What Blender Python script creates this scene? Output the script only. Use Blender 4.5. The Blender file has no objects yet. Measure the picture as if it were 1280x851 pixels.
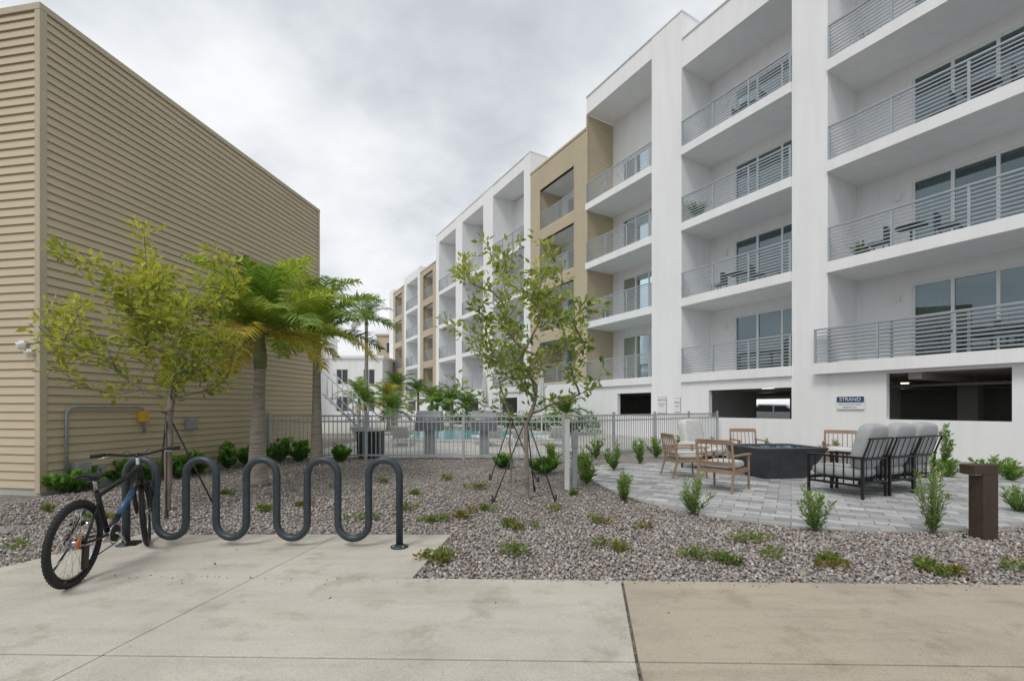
import bpy, math, random
import numpy as np
from mathutils import Vector, Matrix, Euler
random.seed(7); rng=np.random.default_rng(7)
S=bpy.context.scene
S.view_settings.view_transform='Standard'
try: S.view_settings.look='None'
except: pass
S.view_settings.exposure=0

# ------------------------------------------------------------ materials
def newmat(name):
    m=bpy.data.materials.new(name); m.use_nodes=True
    nt=m.node_tree; b=nt.nodes['Principled BSDF']; return m,nt,b
def N(nt,t,**k):
    n=nt.nodes.new(t)
    for a,v in k.items(): setattr(n,a,v)
    return n
def ramp(nt,fac,stops):
    r=N(nt,'ShaderNodeValToRGB'); e=r.color_ramp.elements
    while len(e)<len(stops): e.new(0.5)
    for i,(p,c) in enumerate(stops):
        e[i].position=p; e[i].color=(c[0],c[1],c[2],1)
    nt.links.new(fac,r.inputs[0]); return r.outputs[0]
def noise(nt,scale,detail=4,rough=.55,vec=None,mapscale=None):
    if vec is None:
        tc=N(nt,'ShaderNodeTexCoord'); vec=tc.outputs['Object']
    if mapscale:
        mp=N(nt,'ShaderNodeMapping'); mp.inputs['Scale'].default_value=mapscale
        nt.links.new(vec,mp.inputs[0]); vec=mp.outputs[0]
    n=N(nt,'ShaderNodeTexNoise'); n.inputs['Scale'].default_value=scale
    n.inputs['Detail'].default_value=detail; n.inputs['Roughness'].default_value=rough
    nt.links.new(vec,n.inputs['Vector']); return n.outputs[0]
def bump(nt,b,h,strength=.3,dist=.01):
    bp=N(nt,'ShaderNodeBump'); bp.inputs['Strength'].default_value=strength
    bp.inputs['Distance'].default_value=dist
    nt.links.new(h,bp.inputs['Height']); nt.links.new(bp.outputs[0],b.inputs['Normal'])
def simple(name,c,rough=.6,metal=0,var=.12,nscale=3,bstr=.1,bscale=60,mapscale=None):
    m,nt,b=newmat(name)
    n=noise(nt,nscale,3,.6,mapscale=mapscale)
    lo=[x*(1-var) for x in c]; hi=[min(1,x*(1+var)) for x in c]
    nt.links.new(ramp(nt,n,[(.3,lo),(.7,hi)]),b.inputs['Base Color'])
    b.inputs['Roughness'].default_value=rough; b.inputs['Metallic'].default_value=metal
    if bstr: bump(nt,b,noise(nt,bscale,2),bstr,.005)
    return m
def mixc(nt,f,a,b_,mode='MIX'):
    x=N(nt,'ShaderNodeMix',data_type='RGBA',blend_type=mode)
    if isinstance(f,(int,float)): x.inputs[0].default_value=f
    else: nt.links.new(f,x.inputs[0])
    for i,v in ((6,a),(7,b_)):
        if isinstance(v,tuple): x.inputs[i].default_value=(*v,1)
        else: nt.links.new(v,x.inputs[i])
    return x.outputs[2]

def stucco(name,c):
    m,nt,b=newmat(name)
    a=ramp(nt,noise(nt,.35,3,.6),[(.3,[x*.95 for x in c]),(.7,c)])
    st=ramp(nt,noise(nt,1.2,4,.7,mapscale=(2.2,2.2,.18)),[(.35,(.91,.91,.895)),(.6,(1,1,1))])
    nt.links.new(mixc(nt,.6,a,st,'MULTIPLY'),b.inputs['Base Color'])
    b.inputs['Roughness'].default_value=.85
    bump(nt,b,noise(nt,90,2),.2,.004); return m
WHITE=stucco('white_stucco',(.86,.865,.875))
WHITE2=stucco('white_stucco_soffit',(.82,.82,.83))

def concrete(name,c):
    m,nt,b=newmat(name)
    big=ramp(nt,noise(nt,.9,5,.65),[(.28,[x*.80 for x in c]),(.5,c),(.75,[x*1.10 for x in c])])
    fine=ramp(nt,noise(nt,110,3,.75),[(.3,(.70,.70,.70)),(.5,(1,1,1)),(.7,(1.14,1.14,1.14))])
    sp=ramp(nt,noise(nt,24,5,.78),[(.27,(.55,.53,.49)),(.40,(1,1,1))])
    x=mixc(nt,.85,big,fine,'MULTIPLY'); x=mixc(nt,.75,x,sp,'MULTIPLY')
    stn=ramp(nt,noise(nt,2.6,7,.72),[(.36,(.74,.72,.68)),(.47,(1,1,1))])
    x=mixc(nt,.7,x,stn,'MULTIPLY')
    streak=ramp(nt,noise(nt,1.5,5,.7,mapscale=(.5,3.5,1)),[(.34,(.82,.81,.78)),(.5,(1,1,1)),(.68,(1.06,1.06,1.05))])
    x=mixc(nt,.6,x,streak,'MULTIPLY')
    nt.links.new(x,b.inputs['Base Color']); b.inputs['Roughness'].default_value=.88
    bump(nt,b,noise(nt,160,3,.7),.45,.003); return m
CONC=concrete('sidewalk_concrete',(.51,.475,.415))
CONC2=concrete('sidewalk_concrete_tan',(.43,.375,.30))
DECK=concrete('pool_deck_concrete',(.47,.455,.43))
ASPH=simple('asphalt',(.06,.06,.062),.9,0,.3,2,.4,120)
GAR=simple('garage_concrete',(.42,.41,.38),.85,0,.15,.5,.1)

def siding_mat(name,c):
    m,nt,b=newmat(name)
    a=ramp(nt,noise(nt,.5,3,.6),[(.3,[x*.93 for x in c]),(.7,[x*1.05 for x in c])])
    g=ramp(nt,noise(nt,3,4,.7,mapscale=(.6,.6,14)),[(.3,(.9,.9,.9)),(.7,(1.05,1.05,1.05))])
    nt.links.new(mixc(nt,.8,a,g,'MULTIPLY'),b.inputs['Base Color'])
    b.inputs['Roughness'].default_value=.6
    bump(nt,b,noise(nt,8,3,.6,mapscale=(1,1,12)),.15,.003); return m
TAN=siding_mat('tan_lap_siding',(.55,.46,.32))
TAN2=siding_mat('tan_lap_siding_building',(.54,.46,.325))
TRIM=simple('tan_trim',(.50,.43,.31),.6,0,.06,1)
RAIL=simple('railing_grey_paint',(.36,.395,.43),.45,.2,.08,6,0)
FENCEM=simple('fence_grey_paint',(.46,.485,.51),.45,.3,.08,6,0)
FRAME=simple('window_frame_white',(.78,.78,.79),.5,0,.04,6,0)
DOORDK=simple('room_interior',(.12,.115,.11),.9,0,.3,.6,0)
CURT=simple('curtain_fabric',(.36,.38,.38),.9,0,.2,12,0,mapscale=(6,6,.2))
RACK=simple('rack_slate_paint',(.04,.052,.064),.42,.25,.2,20,.15,200)
BLACK=simple('black_metal',(.02,.02,.022),.4,.4,.2,20,0)
RUB=simple('rubber',(.018,.018,.019),.85,0,.3,40,.2,200)
CHROME=simple('brushed_metal',(.5,.5,.51),.3,1,.1,40,0)
BLUE=simple('bike_blue_paint',(.03,.09,.18),.3,.2,.15,20,0)
RED=simple('orange_hub_paint',(.5,.12,.03),.3,0,.1,20,0)
GREYP=simple('grey_utility_metal',(.34,.36,.37),.5,.3,.12,10,.1)
YEL=simple('yellow_plastic',(.65,.40,.04),.5,0,.1,10,0)
WPL=simple('white_plastic',(.78,.78,.78),.45,0,.05,10,0)
BRONZE=simple('bronze_bollard',(.075,.05,.036),.5,.3,.15,12,.15)
PIT=simple('fire_pit_concrete',(.06,.066,.072),.7,0,.2,5,.2)
WOOD=simple('teak_wood',(.30,.20,.135),.65,0,.25,6,.2,50,mapscale=(1,1,6))
CUSH=simple('grey_cushion',(.38,.39,.40),.9,0,.1,6,.25,300)
CUSHL=simple('light_cushion',(.60,.60,.58),.9,0,.08,6,.25,300)
NAVY=simple('navy_sign',(.02,.06,.16),.5,0,.05,5,0)
STEEL=simple('stainless_steel',(.22,.23,.24),.4,.5,.1,5,0)
DKG=simple('dark_grey_plastic',(.05,.055,.06),.6,0,.15,5,0)
BARK=simple('bark',(.24,.20,.16),.9,0,.3,14,.5,60,mapscale=(1,1,.4))
PBARK=simple('palm_trunk_bark',(.28,.25,.21),.9,0,.35,9,.5,50,mapscale=(.5,.5,5))
SHAFT=simple('palm_crownshaft',(.18,.20,.08),.6,0,.3,6,.1,50)
STAKE=simple('tree_stake',(.05,.045,.04),.8,0,.2,12,.1)
SOIL=simple('planter_soil',(.05,.04,.03),.95,0,.3,30,.4)
m,nt,b=newmat('garage_lamp'); LAMP=m
b.inputs['Base Color'].default_value=(.9,.85,.7,1); b.inputs['Emission Color'].default_value=(1,.88,.68,1); b.inputs['Emission Strength'].default_value=3

m,nt,b=newmat('window_glass'); GLASS=m
nt.nodes.remove(b); out=nt.nodes['Material Output']
tr=N(nt,'ShaderNodeBsdfTransparent'); tr.inputs[0].default_value=(.40,.50,.51,1)
gl=N(nt,'ShaderNodeBsdfGlossy'); gl.inputs['Roughness'].default_value=.02; gl.inputs[0].default_value=(.72,.90,.97,1)
lw=N(nt,'ShaderNodeLayerWeight'); lw.inputs[0].default_value=.3
mp=N(nt,'ShaderNodeMapRange'); mp.inputs[3].default_value=.15; mp.inputs[4].default_value=.8
nt.links.new(lw.outputs['Fresnel'],mp.inputs[0])
mx=N(nt,'ShaderNodeMixShader'); nt.links.new(mp.outputs[0],mx.inputs[0]); nt.links.new(tr.outputs[0],mx.inputs[1]); nt.links.new(gl.outputs[0],mx.inputs[2])
bn=N(nt,'ShaderNodeBump'); bn.inputs['Strength'].default_value=.06; nt.links.new(noise(nt,1.5,2),bn.inputs['Height']); nt.links.new(bn.outputs[0],gl.inputs['Normal'])
nt.links.new(mx.outputs[0],out.inputs[0])

m,nt,b=newmat('pool_water'); WATER=m
nt.links.new(ramp(nt,noise(nt,2,3),[(.3,(.05,.30,.38)),(.7,(.14,.48,.56))]),b.inputs['Base Color'])
b.inputs['Roughness'].default_value=.12; bump(nt,b,noise(nt,4,4),.5,.05)

def vcol(name,trans=.3,rough=.55):
    m,nt,b=newmat(name)
    a=N(nt,'ShaderNodeAttribute'); a.attribute_name='Col'
    nt.links.new(a.outputs['Color'],b.inputs['Base Color']); b.inputs['Roughness'].default_value=rough
    if trans:
        t=N(nt,'ShaderNodeBsdfTranslucent')
        h=mixc(nt,1.0,a.outputs['Color'],(1.4,1.4,.6),'MULTIPLY'); nt.links.new(h,t.inputs[0])
        mx=N(nt,'ShaderNodeMixShader'); mx.inputs[0].default_value=trans
        nt.links.new(b.outputs[0],mx.inputs[1]); nt.links.new(t.outputs[0],mx.inputs[2])
        nt.links.new(mx.outputs[0],nt.nodes['Material Output'].inputs[0])
    return m
LEAF=vcol('leaf_foliage',.38); STONE=vcol('gravel_stones',0,.85)

m,nt,b=newmat('gravel_bed'); GBED=m
tc=N(nt,'ShaderNodeTexCoord')
vo=N(nt,'ShaderNodeTexVoronoi'); vo.inputs['Scale'].default_value=44; nt.links.new(tc.outputs['Object'],vo.inputs['Vector'])
sx_=N(nt,'ShaderNodeSeparateColor'); nt.links.new(vo.outputs['Color'],sx_.inputs[0])
c1=ramp(nt,sx_.outputs[0],[(0,(.13,.115,.105)),(.35,(.235,.205,.185)),(.6,(.29,.26,.24)),(.8,(.37,.34,.32)),(1,(.48,.455,.435))])
c2=ramp(nt,noise(nt,.7,5),[(.3,(.8,.78,.75)),(.7,(1.1,1.1,1.1))])
nt.links.new(mixc(nt,1.0,c1,c2,'MULTIPLY'),b.inputs['Base Color']); b.inputs['Roughness'].default_value=.95
iv=N(nt,'ShaderNodeMath',operation='SUBTRACT'); iv.inputs[0].default_value=1; nt.links.new(vo.outputs['Distance'],iv.inputs[1])
bump(nt,b,iv.outputs[0],1,.02)

m,nt,b=newmat('patio_pavers'); PAV=m
tc=N(nt,'ShaderNodeTexCoord'); mp=N(nt,'ShaderNodeMapping'); mp.inputs['Rotation'].default_value=(0,0,.55); nt.links.new(tc.outputs['Object'],mp.inputs[0])
br=N(nt,'ShaderNodeTexBrick'); nt.links.new(mp.outputs[0],br.inputs['Vector']); br.inputs['Scale'].default_value=1
br.inputs['Brick Width'].default_value=.34; br.inputs['Row Height'].default_value=.2; br.inputs['Mortar Size'].default_value=.006
br.inputs['Color1'].default_value=(.27,.275,.28,1); br.inputs['Color2'].default_value=(.54,.54,.54,1); br.inputs['Mortar'].default_value=(.17,.165,.16,1)
br.inputs['Mortar Smooth'].default_value=.3
c2=ramp(nt,noise(nt,5,5,.7),[(.3,(.8,.8,.8)),(.7,(1.12,1.12,1.12))])
nt.links.new(mixc(nt,1.0,br.outputs['Color'],c2,'MULTIPLY'),b.inputs['Base Color']); b.inputs['Roughness'].default_value=.85
iv=N(nt,'ShaderNodeMath',operation='SUBTRACT'); iv.inputs[0].default_value=1; nt.links.new(br.outputs['Fac'],iv.inputs[1])
bump(nt,b,iv.outputs[0],.5,.01)

# ------------------------------------------------------------ mesh builder
def empty(name,loc=(0,0,0),rotz=0):
    o=bpy.data.objects.new(name,None); S.collection.objects.link(o); o.location=loc; o.rotation_euler=(0,0,rotz); o.empty_display_size=.3; return o
class MB:
    def __init__(s): s.v=[]; s.f=[]; s.mi=[]; s.sm=[]; s.T=Matrix.Identity(4)
    def add(s,vs,fs,m=0,sm=False):
        o=len(s.v)
        for p in vs: s.v.append(tuple(s.T@Vector(p)))
        for f in fs: s.f.append(tuple(i+o for i in f)); s.mi.append(m); s.sm.append(sm)
    def box(s,x0,x1,y0,y1,z0,z1,m=0):
        if x0>x1:x0,x1=x1,x0
        if y0>y1:y0,y1=y1,y0
        vs=[(x0,y0,z0),(x1,y0,z0),(x1,y1,z0),(x0,y1,z0),(x0,y0,z1),(x1,y0,z1),(x1,y1,z1),(x0,y1,z1)]
        s.add(vs,[(3,2,1,0),(4,5,6,7),(0,1,5,4),(1,2,6,5),(2,3,7,6),(3,0,4,7)],m)
    def obox(s,c,size,rot=(0,0,0),m=0):
        R=Matrix.Translation(c)@Euler(rot).to_matrix().to_4x4()
        T=s.T; s.T=T@R; a,b,c_=[x/2 for x in size]; s.box(-a,a,-b,b,-c_,c_,m); s.T=T
    def tube(s,pts,r,m=0,seg=8,caps=True,closed=False):
        pts=[Vector(p) for p in pts]; n=len(pts)
        if not hasattr(r,'__len__'): r=[r]*n
        vs=[];fs=[]; prev=None
        for i,p in enumerate(pts):
            if closed: t=(pts[(i+1)%n]-pts[i-1])
            else: t=(pts[min(i+1,n-1)]-pts[max(i-1,0)])
            if t.length<1e-9: t=Vector((0,0,1))
            t.normalize()
            if prev is None:
                a=t.cross(Vector((0,0,1)) if abs(t.z)<.9 else Vector((1,0,0))).normalized()
            else:
                a=prev-t*prev.dot(t)
                a=a.normalized() if a.length>1e-6 else t.orthogonal().normalized()
            prev=a; b=t.cross(a)
            for k in range(seg):
                an=2*math.pi*k/seg; vs.append(p+(a*math.cos(an)+b*math.sin(an))*r[i])
        rng_=n if closed else n-1
        for i in range(rng_):
            j=(i+1)%n
            for k in range(seg):
                k2=(k+1)%seg; fs.append((i*seg+k,i*seg+k2,j*seg+k2,j*seg+k))
        s.add(vs,fs,m,True)
        if caps and not closed:
            o=len(s.v)-len(vs)
            s.f.append(tuple(o+k for k in reversed(range(seg)))); s.mi.append(m); s.sm.append(False)
            s.f.append(tuple(o+(n-1)*seg+k for k in range(seg))); s.mi.append(m); s.sm.append(False)
    def lathe(s,c,prof,m=0,seg=16):
        s.tube([(c[0],c[1],c[2]+z) for r,z in prof],[max(r,1e-4) for r,z in prof],m,seg)
    def poly(s,pts,z0,z1,m=0):
        n=len(pts); vs=[(x,y,z0) for x,y in pts]+[(x,y,z1) for x,y in pts]
        fs=[tuple(range(n,2*n)),tuple(reversed(range(n)))]+[(i,(i+1)%n,n+(i+1)%n,n+i) for i in range(n)]
        s.add(vs,fs,m)
    def obj(s,name,mats,parent=None,bevel=0,seg=2):
        me=bpy.data.meshes.new(name); me.from_pydata(s.v,[],s.f)
        for mm in mats: me.materials.append(mm)
        me.polygons.foreach_set('material_index',s.mi); me.polygons.foreach_set('use_smooth',s.sm); me.update()
        o=bpy.data.objects.new(name,me); S.collection.objects.link(o)
        if parent: o.parent=parent
        if bevel:
            md=o.modifiers.new('bevel','BEVEL'); md.width=bevel; md.segments=seg; md.limit_method='ANGLE'; md.angle_limit=.7
        return o
def npmesh(name,V,F,C,mat,parent=None,smooth=False):
    me=bpy.data.meshes.new(name); n=len(V); mF,k=F.shape
    me.vertices.add(n); me.vertices.foreach_set('co',V.astype(np.float32).ravel())
    me.loops.add(mF*k); me.loops.foreach_set('vertex_index',F.astype(np.int32).ravel())
    me.polygons.add(mF); me.polygons.foreach_set('loop_start',np.arange(0,mF*k,k,dtype=np.int32))
    try: me.polygons.foreach_set('loop_total',np.full(mF,k,dtype=np.int32))
    except: pass
    me.update(calc_edges=True)
    a=me.color_attributes.new('Col','FLOAT_COLOR','POINT')
    a.data.foreach_set('color',np.hstack([C,np.ones((n,1))]).astype(np.float32).ravel())
    me.materials.append(mat)
    o=bpy.data.objects.new(name,me); S.collection.objects.link(o)
    if parent: o.parent=parent
    return o
def nrm(a): return a/np.maximum(np.linalg.norm(a,axis=-1,keepdims=True),1e-9)
def leaves(name,P,D,L,W,C,parent=None,mat=None,fold=.25):
    n=len(P); D=nrm(D); R=nrm(np.cross(D,nrm(rng.normal(size=(n,3))+np.array([0,0,1.2])))); U=np.cross(R,D)
    L=L[:,None]; W=W[:,None]
    b=P; t=P+D*L; mid=P+D*L*.45
    l=mid+R*W*.5+U*W*fold; r=mid-R*W*.5+U*W*fold
    V=np.stack([b,l,t,r],1).reshape(-1,3); i=np.arange(n)[:,None]*4
    F=np.concatenate([i+np.array([[0,2,1]]),i+np.array([[0,3,2]])])
    return npmesh(name,V,F,np.repeat(C,4,0),mat or LEAF,parent)
def lerpc(a,b,t): return np.array(a)[None]*(1-t[:,None])+np.array(b)[None]*t[:,None]

# ------------------------------------------------------------ camera
cam=bpy.data.cameras.new('camera'); co=bpy.data.objects.new('camera',cam); S.collection.objects.link(co); S.camera=co
cam.lens=16; cam.sensor_width=36; cam.shift_y=.0652; cam.clip_end=2000; cam.clip_start=.05
co.location=(0,0,1.4); co.rotation_euler=(math.pi/2,0,0)

# ------------------------------------------------------------ world
w=bpy.data.worlds.new('World'); S.world=w; w.use_nodes=True; nt=w.node_tree; bg=nt.nodes['Background']
SE,SR=math.radians(55),math.radians(215)
sky=N(nt,'ShaderNodeTexSky'); sky.sky_type='NISHITA'; sky.sun_disc=False; sky.sun_elevation=SE; sky.sun_rotation=SR
tc=N(nt,'ShaderNodeTexCoord'); sp=N(nt,'ShaderNodeSeparateXYZ'); nt.links.new(tc.outputs['Generated'],sp.inputs[0])
zz=N(nt,'ShaderNodeMath',operation='ADD'); zz.inputs[1].default_value=.30; nt.links.new(sp.outputs[2],zz.inputs[0])
zm=N(nt,'ShaderNodeMath',operation='MAXIMUM'); zm.inputs[1].default_value=.2; nt.links.new(zz.outputs[0],zm.inputs[0])
cx=N(nt,'ShaderNodeMath',operation='DIVIDE'); nt.links.new(sp.outputs[0],cx.inputs[0]); nt.links.new(zm.outputs[0],cx.inputs[1])
cy=N(nt,'ShaderNodeMath',operation='DIVIDE'); nt.links.new(sp.outputs[1],cy.inputs[0]); nt.links.new(zm.outputs[0],cy.inputs[1])
cb=N(nt,'ShaderNodeCombineXYZ'); nt.links.new(cx.outputs[0],cb.inputs[0]); nt.links.new(cy.outputs[0],cb.inputs[1]); cb.inputs[2].default_value=5.1
n1=noise(nt,1.7,7,.56,vec=cb.outputs[0])
cc=ramp(nt,n1,[(.32,(5.5,5.9,6.3)),(.44,(7.0,7.4,7.75)),(.53,(8.5,8.8,9.1)),(.66,(10.0,10.1,10.2))])
mx=mixc(nt,.95,sky.outputs[0],cc)
nt.links.new(mx,bg.inputs[0]); bg.inputs[1].default_value=.1
sun=bpy.data.lights.new('sun','SUN'); so=bpy.data.objects.new('sun',sun); S.collection.objects.link(so)
sun.energy=1.5; sun.angle=math.radians(20); sun.color=(1,.955,.88)
ds=Vector((math.sin(SR)*math.cos(SE),math.cos(SR)*math.cos(SE),math.sin(SE)))
so.rotation_euler=ds.to_track_quat('Z','Y').to_euler(); so.location=(0,-5,20)

# ------------------------------------------------------------ ground
g=MB(); g.add([(-400,-400,0),(400,-400,0),(400,400,0),(-400,400,0)],[(0,1,2,3)]); g.obj('ground',[GBED])
SLZ=.035
def edge(X): return 3.62-.03*X
def near(X): return 2.47-.022*X
def jx(x0,D): return x0+.17*(D-3.6)
js=[-22.7,-19.75,-16.8,-13.85,-10.9,-7.95,-5.03,-2.08,.87,4.25,7.2,10.15,13.1,16.05,19]
for i in range(len(js)-1):
    a,b_=js[i],js[i+1]; ga=.009 if abs(a-.87)<.01 else .003; gb=.009 if abs(b_-.87)<.01 else .003
    mm=MB(); D1=edge(a);D0=near(a); E1=edge(b_);E0=near(b_)
    mm.poly([(jx(a,D0)+ga,D0+.004),(jx(b_,E0)-gb,E0+.004),(jx(b_,E1)-gb,E1),(jx(a,D1)+ga,D1)],-.05,SLZ)
    mm.obj('sidewalk',[CONC2 if a>0 else CONC],None,.006)
    mm=MB()
    mm.poly([(jx(a,1.9)+ga,1.85),(jx(b_,1.9)-gb,1.85),(jx(b_,E0)-gb,E0-.004),(jx(a,D0)+ga,D0-.004)],-.1,SLZ-.002)
    mm.obj('kerb',[CONC2 if a>0 else CONC],None,.008)
mm=MB(); mm.poly([(-60,-10),(60,-10),(60,1.84),(-60,1.84)],-.2,.004); mm.obj('road',[ASPH])
P=[(-4.42,edge(-4.4)+.005),(jx(-2.08,3.68)-.003,edge(-2)+.005),(jx(-2.08,4.9)-.003,4.9),(-4.0,4.9)]
Q=[(jx(-2.08,3.68)+.003,edge(-2)+.005),(-.80,edge(-.8)+.005),(-.66,4.9),(jx(-2.08,4.9)+.003,4.9)]
for q in (P,Q):
    mm=MB(); mm.poly(q,-.05,SLZ-.001); mm.obj('bike_pad',[CONC],None,.006)
pp=[(1.75,10.4),(1.5,9.5),(1.5,8.6),(1.62,7.6),(1.9,6.6),(2.3,5.95),(2.9,5.4),(3.6,5.1),(4.4,5.02),(5.3,5.15),(6.3,5.4),(8,5.9),(12,6.9),(14,7.5),(13,9),(10.5,10.6),(8.5,11.2),(6,11.5),(3.6,11.4),(2.3,11)]
def smooth(p,n=2):
    for _ in range(n):
        q=[]
        for i in range(len(p)):
            a,b_=p[i],p[(i+1)%len(p)]
            q+= [(a[0]*.75+b_[0]*.25,a[1]*.75+b_[1]*.25),(a[0]*.25+b_[0]*.75,a[1]*.25+b_[1]*.75)]
        p=q
    return p
pp=smooth(pp)
mm=MB(); mm.poly(pp,-.05,.028); mm.obj('patio',[PAV])
mm=MB(); mm.tube([(x,y,.016) for x,y in pp],.02,0,6,False,True); mm.obj('patio_edging',[simple('edging',(.28,.27,.26),.9)])
mm=MB()
dk=[(-6.6,12.5),(1.4,12.4),(8.0,18.2),(-14,58),(-30,58),(-22,24),(-6.2,24),(-6.3,15)]
mm.add([(x,y,.02) for x,y in dk],[tuple(range(8))]); mm.obj('pool_deck',[DECK])
mm=MB(); pl=smooth([(-5.2,18),(1.5,18),(3.0,21),(-2,30),(-6,31),(-5.6,24)],2)
mm.add([(x,y,.05) for x,y in pl],[tuple(range(len(pl)))]); mm.tube([(x,y,.03) for x,y in pl],.12,1,6,False,True)
mm.obj('swimming_pool',[WATER,DECK])

def inpoly(X,Y,p):
    c=np.zeros(len(X),bool); n=len(p); j=n-1
    for i in range(n):
        xi,yi=p[i];xj,yj=p[j]
        k=((yi>Y)!=(yj>Y))&(X<(xj-xi)*(Y-yi)/(yj-yi+1e-12)+xi); c^=k; j=i
    return c
xs=[];ys=[]
for (x0,x1,y0,y1,den) in [(-5.6,5.9,3.3,5.4,1900),(-7.2,7.6,5.4,7.4,950),(-7,2.2,7.4,12.4,260),(9,12,5.0,7.5,150)]:
    n=int((x1-x0)*(y1-y0)*den); xs.append(rng.uniform(x0,x1,n)); ys.append(rng.uniform(y0,y1,n))
X=np.concatenate(xs);Y=np.concatenate(ys)
ok=(Y>edge(X)+.005)&~inpoly(X,Y,pp)&~inpoly(X,Y,[(-4.41,3.6),(-.80,3.6),(-.66,4.9),(-4.0,4.9)])
ok&=~((X<-7.44+.162*(Y-7.18))&(Y>7.1))
X=X[ok];Y=Y[ok]; n=len(X)
k=110; X=np.concatenate([X,rng.uniform(-4,4.5,k)]); Yx=edge(X[-k:])-np.abs(rng.normal(0,.07,k)); Y=np.concatenate([Y,Yx])
Zb=np.concatenate([rng.uniform(0,.028,n),np.full(k,SLZ+.004)]); sc=np.concatenate([rng.uniform(.007,.019,n),np.full(k,.006)]); n=len(X)
base=np.array([[-1,-1,-1],[1,-1,-1],[1,1,-1],[-1,1,-1],[-1,-1,1],[1,-1,1],[1,1,1],[-1,1,1]],float)*.75
V=base[None]*(1+rng.uniform(-.35,.35,(n,8,3)))*np.stack([rng.uniform(.8,1.3,n),rng.uniform(.6,1,n),rng.uniform(.4,.8,n)],1)[:,None]
q=nrm(rng.normal(size=(n,4))); q[:,1:3]*=.5; q=nrm(q); w_,x_,y_,z_=q.T
R=np.stack([1-2*(y_*y_+z_*z_),2*(x_*y_-z_*w_),2*(x_*z_+y_*w_),2*(x_*y_+z_*w_),1-2*(x_*x_+z_*z_),2*(y_*z_-x_*w_),2*(x_*z_-y_*w_),2*(y_*z_+x_*w_),1-2*(x_*x_+y_*y_)],1).reshape(n,3,3)
V=np.einsum('nij,nkj->nki',R,V)*sc[:,None,None]+np.stack([X,Y,Zb],1)[:,None]
pal=np.array([[.33,.285,.26],[.37,.325,.30],[.21,.185,.17],[.43,.40,.38],[.56,.54,.52],[.35,.26,.215],[.27,.265,.27],[.40,.365,.34]])
ci=rng.choice(8,n,p=[.2,.18,.13,.14,.09,.10,.08,.08]); C=pal[ci]*rng.uniform(.85,1.15,(n,1))
F0=np.array([[3,2,1,0],[4,5,6,7],[0,1,5,4],[1,2,6,5],[2,3,7,6],[3,0,4,7]])
F=(np.arange(n)[:,None,None]*8+F0[None]).reshape(-1,4)
npmesh('gravel',V.reshape(-1,3),F,np.repeat(C,8,0),STONE)

# ------------------------------------------------------------ siding helper
def siding(M_,p0,p1,nout,z0,z1,lap=.14,proj=.02,m=0):
    p0=Vector(p0);p1=Vector(p1);no=Vector(nout).normalized(); z=z0
    while z<z1-1e-4:
        zt=min(z+lap,z1)
        a=p0+no*proj;b_=p1+no*proj
        M_.add([(a.x,a.y,z),(b_.x,b_.y,z),(p1.x,p1.y,zt),(p0.x,p0.y,zt)],[(0,1,2,3)],m)
        M_.add([(p0.x,p0.y,z),(p1.x,p1.y,z),(b_.x,b_.y,z),(a.x,a.y,z)],[(0,1,2,3)],m)
        z+=lap
LB=empty('tan_siding_building')
A=Vector((-7.44,7.18));B=Vector((-6.23,14.65)); d=(B-A).normalized(); ln=Vector((-d.y,d.x))
H=7.76
mm=MB(); siding(mm,A,B,-ln,.12,H-.1,.135,.026); siding(mm,A+ln*14,A,-d,.12,H-.1,.135,.026); siding(mm,B,B+ln*14,d,.12,H-.1,.135,.026)
mm.obj('siding_walls',[TAN],LB)
mm=MB()
def quadpts(o,i): return [(A-ln*o-d*o),(B-ln*o+d*o),(B+ln*14+d*o),(A+ln*14-d*o)]
mm.poly([(p.x,p.y) for p in quadpts(-.01,0)],-.1,H-.12,1)
mm.poly([(p.x,p.y) for p in quadpts(-.0,0)],-.1,.118,2)
mm.poly([(p.x,p.y) for p in quadpts(.035,0)],H-.1,H,0)
for c in (A,B):
    o=-ln*.03+(-d if c is A else d)*.03
    pts=[c+o, c+o+ln*.1, c+o+ln*.1+(d if c is A else -d)*.1, c+o+(d if c is A else -d)*.1]
    mm.poly([(p.x,p.y) for p in pts],.05,H-.1,0)
mm.obj('core_and_trim',[TRIM,TAN,GAR],LB)
def onwall(t,z,out=.0):
    p=A+d*t-ln*out; return (p.x,p.y,z)
mm=MB(); r=.022
def wl(pts): mm.tube([onwall(t,z,.06) for t,z in pts],r,0,8)
wl([(.32,.1),(.32,1.30),(.36,1.38),(.44,1.41),(1.55,1.41),(1.63,1.38),(1.66,1.3),(1.66,.9)])
mm.obj('conduit_pipe',[GREYP])
def wallbox(name,t,z,w_,h_,dp,mat):
    m2=MB(); R=Matrix(((d.x,-ln.x,0,0),(d.y,-ln.y,0,0),(0,0,1,0),(0,0,0,1))); p=onwall(t,z,.025+dp/2)
    m2.T=Matrix.Translation(p)@R; m2.box(-w_/2,w_/2,-dp/2,dp/2,-h_/2,h_/2); m2.box(-w_/2-.008,w_/2+.008,dp/2-.03,dp/2-.01,-h_/2-.008,h_/2+.008)
    return m2.obj(name,[mat],None,.006)
wallbox('utility_box',1.62,1.22,.14,.2,.12,YEL); wallbox('utility_box',2.7,1.05,.22,.24,.12,GREYP)
wallbox('utility_box',.50,.36,.22,.24,.16,GREYP); wallbox('utility_box',.80,.30,.14,.16,.12,GREYP)
wallbox('wall_light',6.0,4.9,.14,.2,.14,WPL); wallbox('wall_light',3.9,5.1,.12,.18,.12,TRIM)
mm=MB(); p=A+ln*.25-d*.03
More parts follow.
